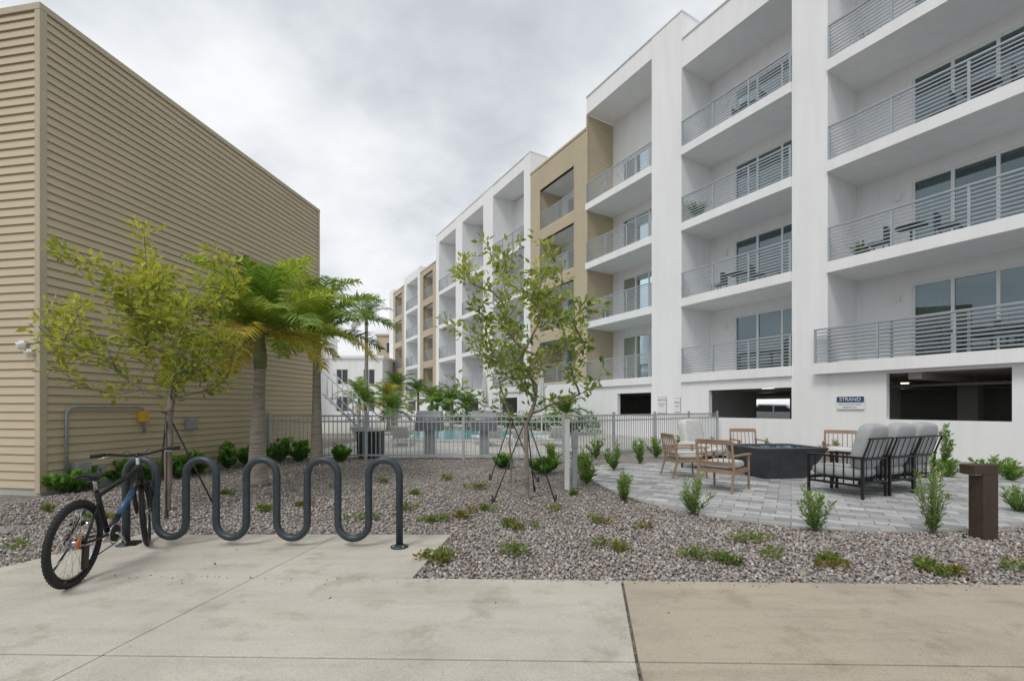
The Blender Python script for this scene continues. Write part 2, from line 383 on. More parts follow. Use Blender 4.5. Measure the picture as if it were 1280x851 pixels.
mm.T=Matrix.Translation((p.x,p.y,2.4)); mm.lathe((0,-.06,-.05),[(.0,-.05),(.035,-.04),(.05,0),(.06,.03),(.06,.06)],0,14); mm.box(-.04,.04,-.06,.03,0,.05)
mm.obj('security_camera',[WPL])
mm=MB(); p=A+ln*.1-d*.05; mm.T=Matrix.Translation((p.x,p.y,2.27)); mm.box(-.04,.04,-.04,.03,-.04,.04); mm.tube([(0,-.04,0),(.02,-.12,-.03)],.02,0,8); mm.obj('wall_spigot',[WPL],None,.004)

# ------------------------------------------------------------ apartment building (local: x=s, y=-n)
u=Vector((-.585,1)).normalized(); ang=math.atan2(u.y,u.x)
AB=empty('apartment_building',(18.53,0,0),ang)
wh=MB(); rl=MB(); wn=MB(); tn=MB(); FL=[2.8,6.0,9.2,12.4]
def bx(M_,s0,s1,n0,n1,z0,z1,m=0): M_.box(s0,s1,-n1,-n0,z0,z1,m)
def rail(s0,s1,z,n=-.06,nb=9):
    h=1.07
    k=max(1,round((s1-s0)/1.6))
    for i in range(k+1):
        s=s0+.03+(s1-s0-.06)*i/k; bx(rl,s-.03,s+.03,n-.022,n+.022,z,z+h-.025)
    bx(rl,s0,s1,n-.034,n+.034,z+h-.024,z+h+.024)
    for j in range(nb):
        zz=z+.09+(h-.2)*j/(nb-1); bx(rl,s0,s1,n-.014,n+.014,zz-.017,zz+.017)
def wallop(M_,s0,s1,n0,n1,z0,z1,ops,m=0):
    ops=sorted(ops); s=s0
    for a,b_,c,d_ in ops:
        if a>s+1e-4: bx(M_,s,a,n0,n1,z0,z1,m)
        if c>z0: bx(M_,a,b_,n0,n1,z0,c,m)
        if d_<z1: bx(M_,a,b_,n0,n1,d_,z1,m)
        s=b_
    if s1>s+1e-4: bx(M_,s,s1,n0,n1,z0,z1,m)
def slider(s0,s1,z,h,n,panels,rr):
    f=.08
    bx(wn,s0,s1,n+.02,n+.12,z+h-f,z+h,0); bx(wn,s0,s1,n+.02,n+.12,z,z+.07,0)
    for i in range(panels+1):
        s=s0+(s1-s0)*i/panels; e=.04
        a=max(s-e,s0);b_=min(s+e,s1)
        if i==0:b_=s0+.07
        if i==panels:a=s1-.07
        bx(wn,a,b_,n+.03,n+.11,z+.07,z+h-f,0)
    for i in range(panels):
        a=s0+(s1-s0)*i/panels+.041; b_=s0+(s1-s0)*(i+1)/panels-.041; nn=n+.05+(i%2)*.03
        wn.add([(a,-nn,z+.07),(b_,-nn,z+.07),(b_,-nn,z+h-f),(a,-nn,z+h-f)],[(0,1,2,3)],1)
        if rr.random()<.4:
            w0=a; w1=a+(b_-a)*rr.choice([.4,.5,1]); k=int((w1-w0)/.07)+1
            vs=[];fs=[]
            for j in range(k+1):
                ss=w0+(w1-w0)*j/k; yy=-(n+.3+.03*(j%2)); vs+=[(ss,yy,z+.02),(ss,yy,z+h)]
                if j: fs.append((2*j-2,2*j,2*j+1,2*j-1))
            wn.add(vs,fs,2)
rr=random.Random(3)
def bay(s0,s1,top,win,d_=1.9,panels=3,slabn=-.1,wh_mat=0,floors=FL,h=2.45,rails=True,rn=None):
    for i,z in enumerate(floors):
        zt=floors[i+1]-.34 if i+1<len(floors) else top
        bx(wh,s0,s1,slabn,d_+3.5,z-.34,z,0)
        wallop(wh,s0,s1,d_,d_+.15,z,zt,[(win[0],win[1],z,z+h)],wh_mat)
        slider(win[0],win[1],z+.003,h-.006,d_,panels,rr)
        if rails: rail(s0+.02,s1-.02,z,slabn+.06)
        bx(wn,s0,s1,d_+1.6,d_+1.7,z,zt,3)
        bx(wn,win[1]+.28,win[1]+.40,d_-.09,d_-.002,z+1.95,z+2.15,0)
def pillar(s0,s1,top,n0=-.02,n1=5.35,z0=0): bx(wh,s0,s1,n0,n1,z0,top)
pillar(-1.6,-.6,17); 
bay(-.6,7.5,15.8,(2.4,6.1),panels=4); pillar(7.5,8.6,17)
bay(8.6,16.78,15.8,(10.6,15.3),panels=5)
pillar(16.78,17.88,17)
bx(wh,16.78,17.12,-.28,-.022,2.46,2.8); bx(wh,8.6,16.78,-.28,-.102,2.46,2.8); rail(8.7,17.08,2.8,-.22)
bay(17.88,22.4,15.8,(18.3,21.26),panels=3)
pillar(22.4,24.05,18.2)
bx(wh,-1.6,22.4,0,14,15.8,17.0)
bay(24.05,28.67,17.3,(25.1,27.9),panels=3)
bx(wh,24.05,28.67,0,1.2,17.3,18.2); bx(wh,24.05,28.67,1.2,5.4,17.3,17.6)
bx(wh,22.4,24.05,5.36,14,2.8,17.0)
for a,b_,z,n1 in ((-1.6,22.38,17.0,14.03),(22.36,28.68,18.2,1.24),(34.28,51.32,18.0,1.34)):
    bx(wn,a,b_,-.05,n1,z+.002,z+.05,0)
g0=[(1.0,3.2,1.05,2.38),(4.2,6.6,1.05,2.38),(9.1,11.6,1.05,2.38),(12.75,15.25,1.05,2.38),(17.9,21.1,1.0,2.08),(24.1,26.3,1.0,2.08)]
wallop(wh,-1.6,28.67,.0,.2,0,2.457,g0)
g1=[(36,38.4,1,2.08),(42,44.4,1,2.08),(47,49.5,1,2.08),(57.5,60.5,1,2.08)]
wallop(wh,28.67,68,.0,.2,0,2.457,g1)
wallop(wh,-1.6,68,13.8,14,0,2.457,[(24.6,30.5,.25,1.95),(33.5,36,1.3,1.8)])
bx(wh,-1.61,-1.41,.21,13.79,0,2.457)
ga=MB(); bx(ga,-1.4,68,.21,13.79,2.40,2.45,0); bx(ga,-1.4,68,.21,13.79,.005,.03,0)
for s in np.arange(3.9,68,5.4):
    for n_ in (4.7,9.3): bx(ga,s-.25,s+.25,n_-.25,n_+.25,.03,2.4,0)
    bx(ga,s-.15,s+.15,.3,13.7,2.2,2.398,0)
for n_ in (3,7,11): ga.tube([(0,-n_,2.12),(66,-n_,2.12)],.05,0,8)
for s in np.arange(6.6,50,5.4):
    bx(ga,s-.3,s+.3,6.96,7.04,2.35,2.39,1)
ga.obj('parking_garage',[GAR,LAMP],AB)
bx(wh,-1.6,22.4,5.36,14,2.46,15.79); bx(wh,24.05,68,5.41,14,2.46,15.0)
def tansec(s0,s1,top,o0,o1,side=True):
    bx(wh,s0,s1,0,.0+5.3,2.46,2.8)
    segs=[(s0,o0),(o1,s1)]
    for a,b_ in segs:
        bx(tn,a,b_,.02,1.7,2.8,top-.1,1); siding(tn,(a,0),(b_,0),(0,1),2.8,top-.12)
    for i,z in enumerate(FL):
        lo=z+.12; hi=z+2.62; nx=FL[i+1]+.12 if i<3 else top-.12
        bx(tn,o0,o1,.02,.2,hi,nx,1); siding(tn,(o0,0),(o1,0),(0,1),hi,nx)
        if i==0: bx(tn,o0,o1,.02,.2,2.8,lo,1); siding(tn,(o0,0),(o1,0),(0,1),2.8,lo)
        bx(wh,o0,o1,.2,5.2,z-.2,z); bx(wh,o0,o1,.2,1.7,hi,hi+.1)
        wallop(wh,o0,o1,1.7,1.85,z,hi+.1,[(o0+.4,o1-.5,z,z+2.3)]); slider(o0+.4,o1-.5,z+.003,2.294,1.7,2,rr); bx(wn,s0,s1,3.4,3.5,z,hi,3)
        rail(o0+.02,o1-.02,lo+.0,.08)
        bx(tn,o0-.06,o0,-.03,.15,lo,hi,2); bx(tn,o1,o1+.06,-.03,.15,lo,hi,2); bx(tn,o0-.06,o1+.06,-.035,.15,hi,hi+.07,2)
    bx(tn,s0-.02,s1+.02,-.05,5.3,top-.12,top,2)
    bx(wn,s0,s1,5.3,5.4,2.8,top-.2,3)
tansec(28.67,34.3,16.6,29.75,33.2)
siding(tn,(28.655,-1.9),(28.655,0),(-1,0),2.8,17.28); bx(tn,28.6,28.68,-.02,.06,2.8,17.28,2)
bx(tn,28.67,28.75,.02,5.3,2.8,16.4,1)
pillar(34.3,35.1,18.0); pillar(39.5,41.1,18.0); pillar(45.1,46.5,18.0); pillar(50.5,51.3,18.0)
bay(35.1,39.5,17.2,(36.3,38.9)); bay(41.1,45.1,17.2,(42,44.5)); bay(46.5,50.5,17.2,(47.3,50))
bx(wh,35.1,39.5,0,1.3,17.2,18.0); bx(wh,41.1,45.1,0,1.3,17.2,18.0); bx(wh,46.5,50.5,0,1.3,17.2,18.0); bx(wh,34.31,51.29,1.3,5.4,17.25,17.5)
tansec(51.3,56,15.7,52.2,55.0)
pillar(56,56.8,16.4); pillar(60.8,61.6,16.4); bay(56.8,60.8,15.5,(57.6,60.2)); bx(wh,56.8,60.8,0,5.3,15.5,16.4)
tansec(61.6,66.2,15.7,62.5,65.3); pillar(66.2,68,16.2,n1=14)
wh.obj('white_stucco_walls',[WHITE,WHITE2],AB,0)
rl.obj('balcony_railings',[RAIL],AB); wn.obj('sliding_doors',[FRAME,GLASS,CURT,DOORDK],AB); tn.obj('tan_siding_walls',[TAN2,TRIM,TRIM],AB)

def sign(name,s,z,w_,h_,board,lines):
    e=empty(name)
    Mx=Matrix.Translation((18.53,0,0))@Matrix.Rotation(ang,4,'Z')@Matrix.Translation((s,.035,z))@Matrix(((-1,0,0,0),(0,0,1,0),(0,1,0,0),(0,0,0,1)))
    e.matrix_world=Mx
    m2=MB(); m2.box(-w_/2,w_/2,-h_/2,h_/2,0,.015,0); m2.box(-w_/2-.01,w_/2+.01,-h_/2-.01,h_/2+.01,-.012,-.001,1); m2.obj('board',board,e)
    for tx,y,sz,mt in lines:
        c=bpy.data.curves.new('lettering','FONT'); c.body=tx; c.size=sz; c.align_x='CENTER'; c.align_y='CENTER'; c.extrude=.001; c.materials.append(mt)
        o=bpy.data.objects.new('lettering',c); S.collection.objects.link(o); o.parent=e; o.location=(0,y,.018)
sign('building_sign',16.15,1.64,.72,.17,[NAVY,WPL],[('STRAND',0,.15,WPL)])
sign('notice_sign',16.15,1.44,.72,.19,[WPL,WPL],[('POOL RULES AND HOURS',.045,.05,NAVY),('RESIDENTS ONLY',-.04,.05,NAVY)])
sign('notice_sign',23.45,1.5,.5,.7,[WPL,NAVY],[('NOTICE',.22,.12,NAVY),('NO LIFEGUARD',.05,.06,NAVY),('ON DUTY',-.05,.06,NAVY)])
sign('notice_sign',22.6,1.5,.3,.6,[WPL,NAVY],[('POOL',.1,.1,NAVY),('RULES',-.05,.07,NAVY)])

# ------------------------------------------------------------ fence
fe=empty('metal_fence'); mm=MB()
def fence(p0,p1,th=1.2,gap=.115):
    p0=Vector(p0);p1=Vector(p1);L=(p1-p0).length;dr=(p1-p0)/L; a=math.atan2(dr.y,dr.x)
    mm.T=Matrix.Translation((p0.x,p0.y,0))@Matrix.Rotation(a,4,'Z')
    for z in (.12,th-.03,th-.18): mm.box(0,L,-.016,.016,z-.02,z+.02)
    n=int(L/gap)
    for i in range(1,n):
        x=L*i/n; mm.box(x-.009,x+.009,-.009,.009,.06,th-.05)
    k=max(1,round(L/2.3))
    for i in range(k+1):
        x=L*i/k; mm.box(x-.03,x+.03,-.03,.03,0,th+.04); mm.box(x-.036,x+.036,-.036,.036,th+.04,th+.06)
    mm.T=Matrix.Identity(4)
fence((-6.55,12.3),(1.35,12.0)); fence((1.35,12.0),(7.9,17.5))
mm.obj('pickets_and_rails',[FENCEM],fe)

# ------------------------------------------------------------ bike rack
mm=MB()
r0=Vector((-1.10,4.45)); r1=Vector((-3.84,4.53)); dr=(r1-r0)/9; R_=dr.length/2; hd=dr.normalized()
zt=.885-R_; zb=.115+R_
pts=[(r0.x,r0.y,SLZ)]
def at(k,off,z): p=r0+dr*k+hd*off; return (p.x,p.y,z)
for k in range(9):
    topc=(k%2==0)
    for j in range(0,17):
        a=math.pi*j/16
        pts.append(at(k+.5,-R_*math.cos(a),(zt+R_*math.sin(a)) if topc else (zb-R_*math.sin(a))))
pts.append((r1.x,r1.y,SLZ))
mm.tube(pts,.034,0,16)
for p in (r0,r1):
    mm.lathe((p.x,p.y,SLZ),[(.085,0),(.085,.01),(.05,.014),(.04,.03)],0,20)
    for a in (0.8,2.4,3.9,5.5): mm.lathe((p.x+.065*math.cos(a),p.y+.065*math.sin(a),SLZ+.01),[(.01,0),(.01,.012)],1,6)
mm.obj('bike_rack',[RACK,CHROME])

# ------------------------------------------------------------ bicycle
bk=empty('bicycle'); rear=Vector((-3.36,3.48)); front=Vector((-3.64,4.53)); dd=front-rear; WB=dd.length
bk.location=(rear.x,rear.y,SLZ); bk.rotation_euler=(math.radians(2.5),0,math.atan2(dd.y,dd.x))
WR=.325
def wheel(M_,T):
    M_.T=T
    def ring(R,r,m,seg=40,ts=8): M_.tube([(R*math.cos(2*math.pi*i/seg),0,R*math.sin(2*math.pi*i/seg)) for i in range(seg)],r,m,ts,False,True)
    ring(WR-.022,.024,0,48,10); ring(WR-.055,.010,1,48,6); ring(WR-.064,.005,2,48,5)
    for i in range(60):
        a=2*math.pi*i/60
        M_.T=T@Matrix.Rotation(-a,4,'Y'); M_.box(WR-.004,WR+.003,-.014,.014,-.007,.007,0)
    M_.T=T
    M_.tube([(0,-.05,0),(0,.05,0)],.02,2,12); M_.tube([(0,-.03,0),(0,-.026,0)],.035,2,14); M_.tube([(0,.026,0),(0,.03,0)],.035,2,14)
    for i in range(28):
        a=2*math.pi*i/28; sd=.028 if i%2 else -.028
        M_.tube([(.03*math.cos(a+.5),sd,.03*math.sin(a+.5)),((WR-.06)*math.cos(a),0,(WR-.06)*math.sin(a))],.0016,2,4)
wm=MB(); wheel(wm,Matrix.Translation((0,0,WR))); wm.obj('rear_wheel',[RUB,BLACK,CHROME],bk)
bkm=MB()
BB=Vector((.42,0,.29)); ST=Vector((.235,0,.68)); HT=Vector((.865,0,.80)); HB=Vector((.91,0,.66)); RA=Vector((0,0,WR)); FA=Vector((WB,0,WR))
bkm.tube([BB,ST],.019,0,12); bkm.tube([ST-Vector((-.02,0,.04)),HT-Vector((0,0,.02))],.021,0,12)
DT=HB+Vector((-.005,0,.02)); bkm.tube([BB,BB.lerp(DT,.3)],.025,0,12); bkm.tube([BB.lerp(DT,.3),BB.lerp(DT,.75)],.0255,1,12); bkm.tube([BB.lerp(DT,.75),DT],.025,0,12)
bkm.tube([HT+Vector((-.01,0,.03)),HB-Vector((-.005,0,.02))],.026,0,12)
for sd in (-1,1):
    bkm.tube([RA+Vector((0,.065*sd,0)),RA+Vector((.12,.06*sd,-.01)),BB+Vector((-.03,.03*sd,0))],.011,0,8)
    bkm.tube([RA+Vector((0,.065*sd,0)),ST+Vector((-.02,.028*sd,-.08))],.010,0,8)
SP=ST+Vector((-.035,0,.085))
bkm.tube([ST,SP+Vector((0,0,.02))],.014,3,10)
bkm.tube([(BB.x,-.04,BB.z),(BB.x,.04,BB.z)],.025,3,12)
cr=[(BB.x+.085*math.cos(2*math.pi*i/32),-.055,BB.z+.085*math.sin(2*math.pi*i/32)) for i in range(32)]
bkm.tube(cr,.006,3,5,False,True)
bkm.tube([(BB.x,-.062,BB.z),(BB.x,-.052,BB.z)],.07,2,20)
bkm.tube([(0,-.045,WR),(0,-.03,WR)],.045,4,20); bkm.tube([(0,-.05,WR),(0,-.045,WR)],.03,3,16)
bkm.tube([(BB.x,-.055,BB.z+.088),(0,-.045,WR+.05)],.005,2,5); bkm.tube([(BB.x,-.055,BB.z-.088),(.03,-.045,WR-.17),],.005,2,5)
bkm.box(-.01,.05,-.07,-.05,WR-.2,WR-.03,2)
bkm.tube([(BB.x,-.08,BB.z),(BB.x+.12,-.09,BB.z-.12)],.011,3,8); bkm.tube([(BB.x,.08,BB.z),(BB.x-.12,.09,BB.z+.12)],.011,3,8); bkm.tube([(BB.x,-.08,BB.z),(BB.x,.08,BB.z)],.01,3,8)
bkm.box(BB.x+.07,BB.x+.17,-.18,-.10,BB.z-.132,BB.z-.108,2); bkm.box(BB.x-.17,BB.x-.07,.10,.18,BB.z+.108,BB.z+.132,2)
bkm.tube([(.1,.07,WR-.02),(.2,.26,.02)],.008,2,8)
bkm.obj('frame',[BLACK,BLUE,BLACK,CHROME,RED],bk)
sm=MB(); prof=[(-.13,.055,.012),(-.12,.07,.02),(-.06,.072,.026),(0,.05,.022),(.06,.028,.018),(.12,.02,.016),(.135,.012,.008)]
vs=[];fs=[];ns=14
for x,hw,ht in prof:
    for k in range(ns):
        a=2*math.pi*k/ns; yy=hw*math.cos(a); z_=ht*math.sin(a)*(1 if math.sin(a)>0 else 1.2)-(.25*abs(yy)**1.3)
        vs.append((SP.x+x,yy,SP.z+.045+z_+ (.012 if x<-.1 else 0)))
for j in range(len(prof)-1):
    for k in range(ns): k2=(k+1)%ns; fs.append((j*ns+k,j*ns+k2,(j+1)*ns+k2,(j+1)*ns+k))
fs+= [tuple(range(ns)),tuple(range((len(prof)-1)*ns,len(prof)*ns))]
sm.add(vs,fs,0,True)
for sd in (-.02,.02): sm.tube([(SP.x-.09,sd*1.8,SP.z+.03),(SP.x-.04,sd,SP.z+.01),(SP.x+.04,sd,SP.z+.01),(SP.x+.1,sd*.4,SP.z+.035)],.004,1,6)
sm.obj('saddle',[RUB,CHROME],bk)
stp=empty('steering'); stp.parent=bk
axd=(HT-HB).normalized(); turn=math.radians(22)
piv=HB
Rt=Matrix.Translation(piv)@Matrix.Rotation(turn,4,axd)@Matrix.Translation(-piv)
fm=MB(); fm.T=Rt
crn=HB-axd*.03
for sd in (-1,1):
    fm.tube([crn+Vector((0,.06*sd,0)),FA+Vector((-.015,.062*sd,.06)),FA+Vector((0,.062*sd,0))],[.019,.019,.012],0,10)
fm.tube([crn+Vector((0,-.07,0)),crn+Vector((0,.07,0))],.022,0,10)
top=HT+axd*.10; fm.tube([HB,top],.015,3,10); stm=top+Vector((.07,0,.02)); fm.tube([top,stm],.017,0,10)
hb=[stm+Vector((-.05,.33,.03)),stm+Vector((-.03,.2,.03)),stm+Vector((0,.08,0)),stm+Vector((0,-.08,0)),stm+Vector((-.03,-.2,.03)),stm+Vector((-.05,-.33,.03))]
fm.tube(hb,.013,0,10)
for a,b_ in ((0,1),(5,4)): 
    q=hb[a].lerp(hb[b_],.8); fm.tube([hb[a],q],.018,1,10); fm.tube([hb[a].lerp(hb[b_],.9)+Vector((.02,0,-.02)),hb[a].lerp(hb[b_],.3)+Vector((.06,0,-.04))],.006,3,6)
for sd in (-1,1):
    fm.tube([stm+Vector((.02,.15*sd,.0)),stm+Vector((.10,.08*sd,.04)),stm+Vector((.11,0,-.06)),crn+Vector((.04,.03*sd,.06)),crn+Vector((0,.05*sd,0))],.003,0,5)
wheel(fm,Rt@Matrix.Translation(FA))
fm.obj('fork_wheel_handlebar',[BLACK,RUB,CHROME,CHROME],stp)

# ------------------------------------------------------------ bollard, post
mm=MB(); mm.T=Matrix.Translation((4.97,4.80,0))@Matrix.Rotation(.12,4,'Z')
mm.box(-.09,.09,-.07,.07,0,.70,0); mm.box(-.20,.09,-.072,.072,.702,.80,0); mm.box(-.18,-.095,-.06,.06,.694,.70,1); mm.box(-.12,.12,-.1,.1,0,.02,0)
mm.obj('bollard_light',[BRONZE,WPL],None,.005)
mm=MB(); mm.T=Matrix.Translation((.93,7.7,0)); mm.box(-.04,.04,-.04,.04,0,1.16); mm.box(-.048,.048,-.048,.048,1.162,1.19); mm.box(.09,.17,-.035,.035,.0,1.0,1); mm.box(.041,.089,-.02,.02,.6,.66,1); mm.box(.08,.18,-.05,.05,.72,.92,1)
mm.obj('utility_post',[WPL,GREYP],None,.004)

# ------------------------------------------------------------ fire pit
mm=MB(); mm.T=Matrix.Translation((5.25,9.1,.028))@Matrix.Rotation(.12,4,'Z')
def frust(hx0,hy0,z0,hx1,hy1,z1,m=0):
    def rr_(hx,hy,z,r=.14):
        o=[]
        for cx_,cy_,a0 in ((hx-r,hy-r,0),(-hx+r,hy-r,90),(-hx+r,-hy+r,180),(hx-r,-hy+r,270)):
            for j in range(5):
                a=math.radians(a0+22.5*j); o.append((cx_+r*math.cos(a),cy_+r*math.sin(a),z))
        return o
    a=rr_(hx0,hy0,z0);b_=rr_(hx1,hy1,z1);n=len(a)
    mm.add(a+b_,[(i,(i+1)%n,n+(i+1)%n,n+i) for i in range(n)],m,False)
frust(.46,.34,.0,.62,.46,.3); frust(.62,.46,.3,.74,.58,.57); frust(.74,.58,.57,.75,.59,.60); frust(.75,.59,.60,.60,.44,.60); frust(.60,.44,.60,.58,.42,.5)
mm.add([(-.5,-.34,.52),(.5,-.34,.52),(.5,.34,.52),(-.5,.34,.52)],[(0,1,2,3)],1)
for i in range(70): mm.obox((random.uniform(-.5,.5),random.uniform(-.34,.34),.54),(.07,.06,.05),(random.random()*3,random.random()*3,random.random()*3),2)
mm.obj('fire_pit',[PIT,DKG,simple('fire_glass',(.12,.20,.26),.3)])

# ------------------------------------------------------------ seating
def cushion(M_,c,size,rot=(0,0,0),m=0):
    T=M_.T; M_.T=T@Matrix.Translation(c)@Euler(rot).to_matrix().to_4x4()
    a,b_,h=[x/2 for x in size]; nu,nv=24,12; vs=[];fs=[]
    def sp(v,e): return math.copysign(abs(v)**e,v)
    for j in range(nv+1):
        ph=-math.pi/2+math.pi*j/nv
        for i in range(nu):
            th=2*math.pi*i/nu
            vs.append((a*sp(math.cos(ph),.35)*sp(math.cos(th),.35),b_*sp(math.cos(ph),.35)*sp(math.sin(th),.45),h*sp(math.sin(ph),.6)))
    for j in range(nv):
        for i in range(nu):
            i2=(i+1)%nu; fs.append((j*nu+i,j*nu+i2,(j+1)*nu+i2,(j+1)*nu+i))
    M_.add(vs,fs,m,True); M_.T=T
fx=Vector((.91,.41)).normalized(); a0=math.atan2(fx.y,fx.x)
for ci_ in range(3):
    o_=Vector((5.2,6.72))+fx*(.70*ci_)
    sf=empty('outdoor_lounge_chair',(o_.x,o_.y,.028),a0+(.03,-.02,.02)[ci_])
    mm=MB(); L=.67; Dp=.84; t=.018
    for x in (0.02,L-.02):
        mm.box(x-t,x+t,Dp-.03-t,Dp-.03+t,0,.60); mm.box(x-t,x+t,.03-t,.03+t,0,.60)
        mm.tube([(x,.03,.60),(x,-.07,.90)],.014,0,8)
        mm.box(x-t-.006,x+t+.006,.0,Dp,.602,.632)
        mm.box(x-t+.002,x+t-.002,.05,Dp-.05,.18,.215)
        for k in range(5):
            y=.15+.14*k; mm.box(x-.008,x+.008,y-.008,y+.008,.215,.60)
    for y in (.03,Dp-.03): mm.box(.04,L-.04,y-t,y+t,.22,.26)
    mm.box(.04,L-.04,.015,.045,.58,.615); mm.box(.0,L,-.08,-.055,.895,.92)
    for k in range(4):
        x=.12+(L-.24)*k/3; mm.tube([(x,.03,.26),(x,.03,.58),(x,-.062,.895)],.007,0,6)
    for k in range(9): y=.1+.08*k; mm.box(.04,L-.04,y-.02,y+.02,.262,.28)
    mm.obj('metal_frame',[BLACK],sf,.003)
    mm=MB(); cushion(mm,(L/2,.46,.37),(L-.09,.74,.18)); cushion(mm,(L/2,.10,.78),(L-.06,.21,.70),(math.radians(14),0,random.uniform(-.05,.05)))
    mm.obj('cushions',[CUSH],sf)
def woodchair(name,x,y,a,cm=CUSHL,back=.84):
    e=empty(name,(x,y,.028),a)
    mm=MB(); W_=.62;Dd=.66
    for sx in (-1,1):
        X_=sx*(W_/2-.02)
        mm.tube([(X_,Dd/2-.02,0),(X_,Dd/2-.04,.58)],[.018,.024],0,8); mm.tube([(X_,-Dd/2-.04,0),(X_,-Dd/2+.06,.35),(X_,-Dd/2-.03,back)],[.018,.025,.02],0,8)
        mm.box(X_-.03,X_+.03,-Dd/2+.0,Dd/2+.02,.578,.605); mm.box(X_-.015,X_+.015,-Dd/2+.05,Dd/2-.04,.30,.36)
    mm.box(-W_/2+.02,W_/2-.02,Dd/2-.055,Dd/2-.025,.30,.36); mm.box(-W_/2+.02,W_/2-.02,-Dd/2+.04,-Dd/2+.07,.30,.36)
    for k in range(7):
        yy=-Dd/2+.1+.075*k; mm.box(-W_/2+.035,W_/2-.035,yy,yy+.05,.355,.372)
    mm.obox((0,-Dd/2-.02,back-.03),(W_-.04,.03,.08),(.2,0,0)); mm.obox((0,-Dd/2+.045,.46),(W_-.04,.025,.05),(.2,0,0))
    for k in range(6):
        xx=-W_/2+.09+(W_-.18)*k/5; mm.tube([(xx,-Dd/2+.05,.46),(xx,-Dd/2-.01,back-.06)],.009,0,6)
    mm.obj('wood_frame',[WOOD],e,.003)
    if cm:
        mm=MB(); cushion(mm,(0,.02,.43),(W_-.1,.58,.12)); mm.obj('seat_cushion',[cm],e)
    return e
woodchair('wood_armchair',3.55,7.65,-.85)
woodchair('wood_armchair',3.45,9.1,-1.5)
woodchair('wood_armchair',5.65,10.9,3.0)
woodchair('wood_armchair',7.35,10.2,2.5)
def lounge(name,x,y,a):
    e=empty(name,(x,y,.028),a); mm=MB()
    for sx in (-1,1):
        for yy in (-.3,.3): mm.tube([(sx*.3,yy,0),(sx*.3,yy,.3)],.02,1,8)
    mm.box(-.36,.36,-.36,.36,.25,.29,1)
    cushion(mm,(0,.03,.38),(.6,.7,.2)); cushion(mm,(0,-.28,.75),(.68,.24,.72),(.2,0,0)); cushion(mm,(-.36,.0,.46),(.14,.7,.3)); cushion(mm,(.36,0,.46),(.14,.7,.3))
    mm.obj('upholstery',[CUSHL,BLACK],e)
lounge('upholstered_armchair',4.3,10.3,-2.6)

# ------------------------------------------------------------ grills, bin, umbrella, loungers
def grill(x,y):
    e=empty('barbecue_grill',(x,y,.02)); mm=MB()
    mm.box(-.13,.13,-.13,.13,0,.72,0); mm.box(-.36,.36,-.26,.26,.72,.98,1)
    n=10; vs=[];fs=[]
    for i in range(n+1):
        a=math.pi*i/n
        for xx in (-.35,.35): vs.append((xx,-.25*math.cos(a),.985+.30*math.sin(a)**.8))
        if i: fs.append((2*i-2,2*i-1,2*i+1,2*i))
    mm.add(vs,fs+[tuple(range(0,2*n+2,2)),tuple(range(2*n+1,0,-2))],1)
    mm.tube([(-.25,-.30,1.05),(.25,-.30,1.05)],.012,2,8)
    for xx in (-.25,.25): mm.tube([(xx,-.30,1.05),(xx,-.24,1.05)],.008,2,6)
    mm.obj('grill_body',[GREYP,STEEL,CHROME],e,.004)
grill(-2.33,12.9); grill(-.78,12.9)
mm=MB(); mm.box(-.3,.3,-.3,.3,.04,.66,0); 
for k in range(12): mm.box(-.29+.05*k,-.27+.05*k,-.312,-.301,.08,.62,0)
mm.box(-.32,.32,-.32,.32,.662,.72,0); mm.box(-.27,.27,-.27,.27,0,.04,0)
o=mm.obj('trash_bin',[DKG],None,.006); o.location=(-3.95,12.75,.02)
def umbrella(x,y,h=3.4):
    mm=MB(); mm.lathe((x,y,.02),[(.35,0),(.35,.06),(.03,.08),(.025,h)],1,14)
    n=16;vs=[];fs=[]
    prof=[(.03,h-.02),(.10,h-.5),(.17,h-1.2),(.22,h-1.9),(.19,h-2.0)]
    for r,z in prof:
        for i in range(n): 
            q=r*(1.15 if i%2 else .75); a=2*math.pi*i/n; vs.append((x+q*math.cos(a),y+q*math.sin(a),z))
    for j in range(len(prof)-1):
        for i in range(n): i2=(i+1)%n; fs.append((j*n+i,j*n+i2,(j+1)*n+i2,(j+1)*n+i))
    mm.add(vs,fs,0); mm.obj('folded_umbrella',[CUSHL,WPL])
umbrella(-1.5,25); umbrella(-3.4,33); umbrella(1.6,24.5)
def lounger(x,y,a):
    e=empty('pool_lounger',(x,y,.02),a); mm=MB()
    for sx in (-.3,.3):
        mm.box(sx-.02,sx+.02,-.95,.95,.26,.31); 
        for yy in (-.8,.75): mm.box(sx-.02,sx+.02,yy-.02,yy+.02,0,.26)
    for k in range(10): mm.box(-.28,.28,-.9+.13*k,-.8+.13*k,.30,.325,1)
    mm.obox((0,.66,.50),(.56,.7,.03),(math.radians(38),0,0),1)
    mm.obj('frame_and_sling',[WPL,CUSHL],e)
for i,(x,y) in enumerate([(-5.3,16.6),(-4.0,16.7),(.2,16.6),(1.4,16.5),(-.9,16.7)]): lounger(x,y,math.pi+.1*i)
mm=MB()
for k in range(8):
    z=.25*(k+1)*.9; mm.box(-6.0-.22*k-.28,-6.0-.22*k,19,20.1,z-.04,z)
for y in (18.97,20.13):
    mm.tube([(-5.9,y,.1),(-7.9,y,2.0)],.05,0,6); mm.tube([(-5.9,y,1.0),(-7.9,y,2.9)],.03,0,6)
    for k in range(9): mm.tube([(-5.95-.22*k,y,.15+.21*k),(-5.95-.22*k,y,1.05+.21*k)],.018,0,6)
mm.obj('outdoor_staircase',[FENCEM])

